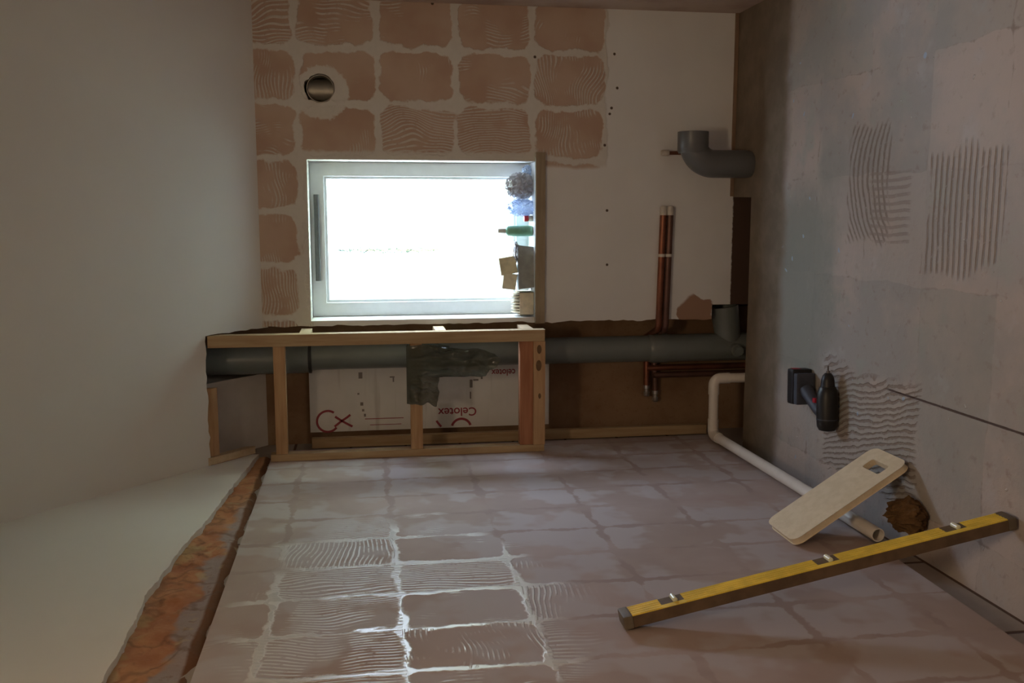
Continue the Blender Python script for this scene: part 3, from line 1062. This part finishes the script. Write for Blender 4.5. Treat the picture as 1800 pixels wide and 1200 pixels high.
lettering('Celotex', 0.050, 0.112, 1.052, 'red', 'printed_word', ib)
lettering('celotex', 0.040, 0.272, 0.886, 'red', 'printed_word', ib, 0.85)
obj('printed_line', join(ribbon([(0.078, 1.36), (0.078, 1.52)], 0.003), ribbon([(0.052, 1.37), (0.052, 1.50)], 0.0025)), 'red', ib)
for (x, z, dx, dz_) in ((0.262, 1.535, 0.026, 0.016), (0.185, 1.545, 0.007, 0.008), (0.142, 1.532, 0.014, 0.012), (0.115, 1.527, 0.010, 0.009),
                        (0.094, 1.520, 0.012, 0.008), (0.24, 1.40, 0.018, 0.006), (0.252, 1.405, 0.005, 0.020), (0.215, 1.075, 0.034, 0.012),
                        (0.23, 1.055, 0.008, 0.022), (0.165, 1.078, 0.030, 0.005), (0.24, 1.03, 0.014, 0.008)):
    obj('printed_code', box(x - dx / 2, x + dx / 2, IY - 0.0009, IY - 0.0003, z - dz_ / 2, z + dz_ / 2), 'ink', ib)

# ------------------------------------------------------------------ plastic bag draped over the middle rail
def draped_bag():
    bm = BM()
    nx = 90
    X0, X1 = 0.208, 0.432
    ztop0 = 1.356
    rows = []
    prof = []
    for i in range(nx + 1):
        X = X0 + (X1 - X0) * i / nx
        prof_pts = ((0.208, 1.252), (0.230, 1.243), (0.300, 1.240), (0.314, 1.240), (0.318, 1.085), (0.330, 1.062), (0.352, 1.052), (0.366, 1.018),
                    (0.388, 1.004), (0.408, 1.03), (0.418, 1.10), (0.427, 1.165), (0.4330, 1.25))
        ztop = ztop0
        lowz = 1.25
        for (xa, za), (xb, zb) in zip(prof_pts, prof_pts[1:]):
            if xa <= X <= xb + 1e-6:
                lowz = za + (zb - za) * (X - xa) / (xb - xa) + 0.010 * noise.noise(Vector((X * 40, 0.5, 3)))
                break
        col = []
        nz2 = 46
        back = max(1.19, lowz + 0.07)
        path = []
        for k in range(10):
            path.append((-0.143, back + (ztop - 0.006 - back) * k / 9))
        path += [(-0.152, ztop + 0.003), (-0.178, ztop + 0.006), (-0.203, ztop + 0.003), (-0.212, ztop - 0.006)]
        for k in range(1, 33):
            path.append((-0.213, ztop - 0.006 + (lowz - ztop + 0.006) * k / 32))
        for k, (yy, zz) in enumerate(path):
            q = Vector((X * 16, zz * 9, 1.5 + (k < 10)))
            f = noise.fractal(q, 0.8, 2.0, 4)
            fold = 0.010 * math.sin(X * 95 + 5 * noise.noise(Vector((zz * 6, X * 3, 0))))
            hang = max(0, min(1, (ztop - zz) / 0.05))
            sgn = -1 if k >= 10 else 1
            yy2 = yy + sgn * hang * (0.012 + abs(f) * 0.034 + (fold if sgn < 0 else 0) * 0.7)
            if k >= 10:
                yy2 = min(yy2, -0.206)
            else:
                yy2 = max(yy2, -0.150)
            xx = X + (0.010 * noise.noise(Vector((zz * 14, X * 6, 4))) + 0.014 * noise.noise(Vector((zz * 30, 2.0, 7))) * max(0, (0.33 - X) / 0.12)) * hang
            if zz < 1.2:
                xx -= 0.12 * (1.2 - zz) * max(0.0, min(1.0, (0.42 - X) / 0.08))
            xx = min(xx, 0.4355)
            col.append(bm.verts.new((xx, yy2, zz)))
        rows.append(col)
    for A, B in zip(rows, rows[1:]):
        for k in range(len(A) - 1):
            bm.faces.new((A[k], A[k + 1], B[k + 1], B[k]))
    bmesh.ops.solidify(bm, geom=bm.faces[:], thickness=0.0008)
    return bm


tag(obj('plastic_bag', draped_bag(), 'dbag', smooth=1.2), 'dark green-grey plastic bag draped over the middle rail of the timber frame', 'bag')

# ------------------------------------------------------------------ things on the sill
SZ = 0.8322
def Rz(a, c):
    return Matrix.Translation(Vector(c)) @ Matrix.Rotation(a, 4, 'Z')


gb = thing('bottle', 'green plastic bottle with a pale cap on the window sill', 'bottle', (0.855, 0.055, SZ))
obj('bottle_body', lathe([(0.018, 0), (0.0215, 0.003), (0.022, 0.01), (0.022, 0.090), (0.0215, 0.100), (0.017, 0.107), (0.010, 0.111)], (0.855, 0.055, SZ), 'z', 28), 'bottle', gb, smooth=0.8)
obj('bottle_cap', lathe([(0.0105, 0.108), (0.0115, 0.109), (0.0105, 0.128), (0.0095, 0.141), (0.007, 0.143)], (0.855, 0.055, SZ), 'z', 20), 'bcap', gb, smooth=0.8)

# dark tub holding up the two cartons
tb = thing('plastic_tub', 'dark grey plastic tub on the sill beneath two tilted cartons', 'tub', (0.705, 0.06, SZ))
m = Rz(0.12, (0.705, 0.06, SZ))
bm = BM()
base = [(-0.088, -0.045), (0.088, -0.045), (0.088, 0.045), (-0.088, 0.045)]
V = [[bm.verts.new(m @ Vector((x * s, y * s, h))) for x, y in base] for s, h in ((0.93, 0), (1.0, 0.058), (1.03, 0.059), (1.03, 0.064))]
bm.faces.new(V[0])
for A, B in zip(V, V[1:]):
    for k in range(4):
        bm.faces.new((A[k], A[(k + 1) % 4], B[(k + 1) % 4], B[k]))
bm.faces.new(V[-1][::-1])
obj('tub_body', bm, 'tub', tb, bevel=0.003)
bm = lump((0.770, 0.048, SZ + 0.072), (0.040, 0.040, 0.012), 0.35, 2.5, 4, 3.3, True, SZ + 0.0645)
tag(obj('grey_bag', bm, 'gbag', smooth=1.0), 'crumpled grey plastic bag on the dark tub beside the green bottle', 'bag')


def carton(cx, cy, cz, sx, sy, szz, tilt, yaw, matn, label):
    t = thing('carton', label, 'box', (cx, cy, cz), 'small cardboard cartons on the sill')
    mm = Matrix.Translation((cx, cy, cz)) @ Matrix.Rotation(tilt, 4, 'Y') @ Matrix.Rotation(yaw, 4, 'Z')
    obj('carton_body', box(-sx / 2, sx / 2, -sy / 2, sy / 2, 0, szz, mat=mm), matn, t, bevel=0.0012, seg=1)
    obj('carton_flap', box(-sx / 2 + 0.001, sx / 2 - 0.001, -sy / 2 - 0.0011, -sy / 2 - 0.0003, szz * 0.72, szz - 0.002, mat=mm), matn, t)
    return t


carton(0.722, 0.05, SZ + 0.0710, 0.070, 0.06, 0.068, -0.16, 0.0, 'carton', 'tilted khaki carton on the dark tub, nearer the green bottle')
carton(0.648, 0.05, SZ + 0.0710, 0.062, 0.06, 0.056, 0.13, 0.0, 'carton2', 'paler khaki carton on the dark tub, nearer the timber frame')

bx = thing('open_box', 'tan open cardboard box full of shiny crinkled wrappers at the left end of the sill', 'box', (0.562, 0.07, SZ))
ob = BM()
bw, bd, bh, th = 0.046, 0.055, 0.058, 0.002
for a in ((-bw, bw, -bd, -bd + th), (-bw, bw, bd - th, bd), (-bw, -bw + th, -bd, bd), (bw - th, bw, -bd, bd)):
    add_box(ob, 0.562 + a[0], 0.562 + a[1], 0.07 + a[2], 0.07 + a[3], SZ, SZ + bh)
add_box(ob, 0.562 - bw, 0.562 + bw, 0.07 - bd, 0.07 + bd, SZ, SZ + th)
obj('box_body', ob, 'carton3', bx)
for k in range(7):
    px = 0.562 - 0.037 + k * 0.0123
    tag(obj('wrapped_packet', lump((px, 0.07 + 0.008 * (k % 2) - 0.004, SZ + 0.044), (0.0058, 0.042, 0.040), 0.14, 3.5, 3, k * 1.3), 'wrap', smooth=0.6),
        'shiny crinkled packets standing in the open tan box on the sill', 'packet', 'packets in the open box')

tag(obj('grey_bag', lump((1.035, 0.07, SZ + 0.047), (0.046, 0.040, 0.052), 0.42, 1.8, 5, 2.1, True, SZ), 'gbag', smooth=0.7),
    'crumpled grey bag at the right end of the sill, below the open casement edge', 'bag')
tag(obj('blue_bag', lump((0.948, 0.055, SZ + 0.043), (0.028, 0.034, 0.052), 0.55, 2.2, 5, 8.4, True, SZ), 'bbag', smooth=0.6),
    'crumpled pale blue see-through bag on the sill between grey bag and red tube', 'bag')
tag(obj('blue_bag', lump((1.098, 0.10, SZ + 0.014), (0.020, 0.028, 0.018), 0.35, 2.6, 4, 5.4, True, SZ), 'bbag', smooth=0.6),
    'small blue scrap of plastic in the right corner of the sill', 'bag')
rt = thing('tube', 'small red-capped white tube beside the green bottle on the sill', 'tube', (0.905, 0.05, SZ))
obj('tube_body', lathe([(0.011, 0), (0.012, 0.002), (0.012, 0.016), (0.009, 0.018)], (0.905, 0.05, SZ), 'z', 18), 'bcap', rt, smooth=0.8)
obj('tube_cap', lathe([(0.0095, 0.0182), (0.0125, 0.019), (0.0125, 0.034), (0.010, 0.036)], (0.905, 0.05, SZ), 'z', 18), 'redthing', rt, smooth=0.8)

# ------------------------------------------------------------------ spirit level leaning on the left wall
top = Vector((0.018, -1.790, 0.962))
bot = Vector((0.200, -1.790, 0.008))
ax = (bot - top).normalized()                        # along the level
nrm = Vector((-ax.z, 0, ax.x)).normalized()          # away from the wall, upwards
if nrm.x < 0:
    nrm = -nrm
LM = Matrix((
    (ax.x, 0, nrm.x, top.x),
    (ax.y, 1, nrm.y, top.y),
    (ax.z, 0, nrm.z, top.z),
    (0, 0, 0, 1)))                                    # local x along, y deep, z out from the wall
L = (bot - top).length
lv = thing('spirit_level', 'long yellow spirit level leaning from the floor against the left wall', 'spirit level', (0.20, -1.79, 0.0))
hw, ht = 0.025, 0.014
body = obj('level_body', box(0.022, L - 0.022, -hw, hw, -ht, ht - 0.001, mat=LM), 'level_d', lv, bevel=0.0015)
for x0, x1 in ((0.022, 0.095), (0.150, 0.475), (0.530, 0.800), (0.855, L - 0.022)):
    fc = BM()
    add_box(fc, x0, x1, -hw + 0.001, hw - 0.001, ht - 0.0009, ht + 0.0006, mat=LM)
    for k in range(5):
        yy = -hw + 0.005 + k * 0.010
        add_box(fc, x0, x1, yy - 0.0016, yy + 0.0016, ht + 0.0006, ht + 0.0016, mat=LM)
    obj('level_face', fc, 'level_y', lv)
for k, (x0, x1) in enumerate(((0.095, 0.150), (0.475, 0.530), (0.800, 0.855))):
    fc = BM()
    add_box(fc, x0, x1, -hw + 0.001, -hw + 0.016, ht - 0.0009, ht + 0.0006, mat=LM)
    obj('level_face', fc, 'level_y', lv)
    s = obj('vial_slot', box(x0, x1, -hw + 0.016, hw - 0.001, ht - 0.0009, ht - 0.0003, mat=LM), 'slot', lv)
    bm = lathe([(0.004, -0.013), (0.006, -0.012), (0.006, 0.012), (0.004, 0.013)], (0, 0, 0), 'y', 16)
    bm.transform(LM @ Matrix.Translation((x0 + 0.034, 0.006, ht + 0.003)))
    obj('vial', bm, 'vial', s, smooth=0.8)
for a, b in ((0.0, 0.0225), (L - 0.0225, L - 0.001)):
    obj('end_cap', box(a, b, -hw - 0.0015, hw + 0.0015, -ht - 0.001, ht + 0.002, mat=LM), 'level_cap', lv, bevel=0.005)

# ------------------------------------------------------------------ foam kneeling pad
pa = Vector((0.222, -1.282, 0.012)); pb = Vector((0.012, -1.282, 0.343))
ux = (pb - pa).normalized(); up_n = Vector((ux.z, 0, -ux.x)).normalized()
if up_n.x < 0:
    up_n = -up_n
W2 = 0.088
PL = (pb - pa).length
PM = Matrix(((ux.x, 0, up_n.x, pa.x), (0, 1, 0, pa.y), (ux.z, 0, up_n.z, pa.z), (0, 0, 0, 1)))


def rrect(x0, x1, y0, y1, r, n=6):
    out = []
    for cx, cy, a0 in ((x1 - r, y1 - r, 0), (x0 + r, y1 - r, 90), (x0 + r, y0 + r, 180), (x1 - r, y0 + r, 270)):
        for i in range(n + 1):
            a = math.radians(a0 + 90 * i / n)
            out.append((cx + r * math.cos(a), cy + r * math.sin(a)))
    return out


pad = obj('kneeling_pad', prism(rrect(0, PL, -W2, W2, 0.026), 'z', -0.010, 0.010), 'foam', bevel=0.003)
cut = obj('cut', prism(rrect(0.038, 0.078, -0.052, 0.036, 0.008), 'z', -0.05, 0.05), 'foam')
apply_cut(pad, [cut])
pad.data.transform(PM)
pad.data.materials.clear(); pad.data.materials.append(MAT['foam'])
tag(pad, 'cream foam kneeling pad with a handle slot propped against the left wall', 'kneeling pad')

# crumpled brown sack behind it
bm = BM()
rings = []
for i in range(25):
    h = i / 24
    ring = []
    for k in range(64):
        a = 2 * math.pi * k / 64
        w = (0.70 + 0.45 * math.sin(min(1, h * 1.15) * math.pi) ** 0.6) * (1 - 0.35 * h ** 3)
        q = Vector((math.cos(a) * 1.6, math.sin(a) * 1.6, h * 2.2))
        rr = w * (1 + 0.16 * abs(math.sin(3.5 * a + 2.5 * noise.noise(q) + h * 1.5)) - 0.10 + 0.22 * noise.fractal(q * 2.2, 0.8, 2.0, 4))
        if i == 0:
            rr *= 0.9
        zz = 0.001 + 0.088 * h + (0.014 * noise.noise(q * 2.5 + Vector((4, 0, 0))) if h > 0.15 else 0)
        ring.append(bm.verts.new((0.092 + 0.042 * rr * math.cos(a), -1.418 + 0.056 * rr * math.sin(a), zz)))
    rings.append(ring)
for A, B in zip(rings, rings[1:]):
    for k in range(64):
        bm.faces.new((A[k], A[(k + 1) % 64], B[(k + 1) % 64], B[k]))
bm.faces.new(rings[0])
cv = bm.verts.new((0.095, -1.415, 0.068))
for k in range(64):
    bm.faces.new((rings[-1][k], rings[-1][(k + 1) % 64], cv))
tag(obj('brown_sack', bm, 'hess', smooth=0.5),
    'crumpled brown sacking on the floor between kneeling pad and spirit level', 'sack')

# ------------------------------------------------------------------ cordless drill lying on its side
dr = thing('cordless_drill', 'black cordless drill with red marks lying on the bare floor', 'drill', (0.32, -0.85, 0.0))
Dm = Matrix.Translation((0.312, -0.935, 0.036)) @ Matrix.Rotation(math.radians(3), 4, 'Z')
# body along +x (chuck at +x end); handle runs towards +y to the battery
bm = lathe([(0.012, -0.090), (0.026, -0.086), (0.032, -0.074), (0.034, -0.05), (0.034, 0.020), (0.031, 0.040), (0.027, 0.052), (0.024, 0.056)], (0, 0, 0), 'x', 28)
bm.transform(Dm)
mb = obj('motor_housing', bm, 'drill', dr, smooth=0.7)
bm = tube([(-0.052, 0, 0), (-0.048, 0, 0)], 0.0345, 28); bm.transform(Dm)
obj('housing_seam', bm, 'grip', dr, smooth=0.7)
bm = lathe([(0.023, 0.056), (0.022, 0.064), (0.021, 0.078), (0.017, 0.092), (0.010, 0.100), (0.008, 0.101)], (0, 0, 0), 'x', 24); bm.transform(Dm)
ch = obj('chuck', bm, 'drill', dr, smooth=0.7)
bm = tube([(0.095, 0, 0), (0.108, 0, 0)], 0.0065, 10); bm.transform(Dm)
obj('bit_holder', bm, 'steel', dr, smooth=0.7)
bm = tube([(0.108, 0, 0), (0.124, 0, 0)], 0.003, 8); bm.transform(Dm)
obj('screw_bit', bm, 'steel', dr, smooth=0.7)
hp = [Vector((-0.038, 0.020, 0)), Vector((-0.028, 0.06, 0)), Vector((-0.008, 0.10, 0)), Vector((0.026, 0.150, 0))]
bm = tube(hp, [0.022, 0.0195, 0.019, 0.023], 20); bm.transform(Dm)
obj('handle', bm, 'grip', dr, smooth=0.7)
bm = box(0.000, 0.014, 0.036, 0.060, -0.008, 0.008, mat=Dm)
obj('trigger', bm, 'toolred', dr, bevel=0.003)
obj('direction_switch', box(-0.004, 0.012, 0.046, 0.062, 0.012, 0.0215, mat=Dm), 'toolred', dr, bevel=0.002)
bm = box(-0.026, 0.082, 0.150, 0.176, -0.034, 0.034, mat=Dm)
obj('battery_shoe', bm, 'grip', dr, bevel=0.008)
bm = box(-0.028, 0.094, 0.1765, 0.222, -0.0355, 0.036, mat=Dm)
bt = obj('battery', bm, 'drill', dr, bevel=0.010)
obj('battery_badge', box(0.0935, 0.0950, 0.186, 0.212, 0.002, 0.026, mat=Dm), 'toolred', bt)
obj('battery_latch', box(0.022, 0.042, 0.2215, 0.2230, 0.010, 0.028, mat=Dm), 'toolred', bt)

# ------------------------------------------------------------------ far outside
tr = thing('slim_tree', 'slim dark conifer far outside, faint in the bright window', 'tree', (0.18, 16.0, -0.45))
obj('trunk', tube([(0.18, 16, -0.45), (0.18, 16, 1.0), (0.185, 16, 1.9)], [0.035, 0.025, 0.008], 8), 'bark', tr, smooth=1.0)
bm = BM()
rnd = random.Random(3)
for k in range(900):
    z = -0.15 + rnd.random() * 2.2
    r = (0.075 if z < 1.6 else 0.075 * (2.1 - z) / 0.5) * math.sqrt(rnd.random())
    a = rnd.random() * 6.283
    p = Vector((0.18 + r * math.cos(a), 16 + r * math.sin(a), z))
    d = Vector((rnd.uniform(-1, 1), rnd.uniform(-1, 1), rnd.uniform(0, 1))).normalized()
    s = d.orthogonal().normalized() * 0.008
    q = d * 0.05
    bm.faces.new([bm.verts.new(v) for v in (p - s, p + s, p + s * 0.6 + q, p - s * 0.6 + q)])
obj('foliage', bm, 'leaf', tr)
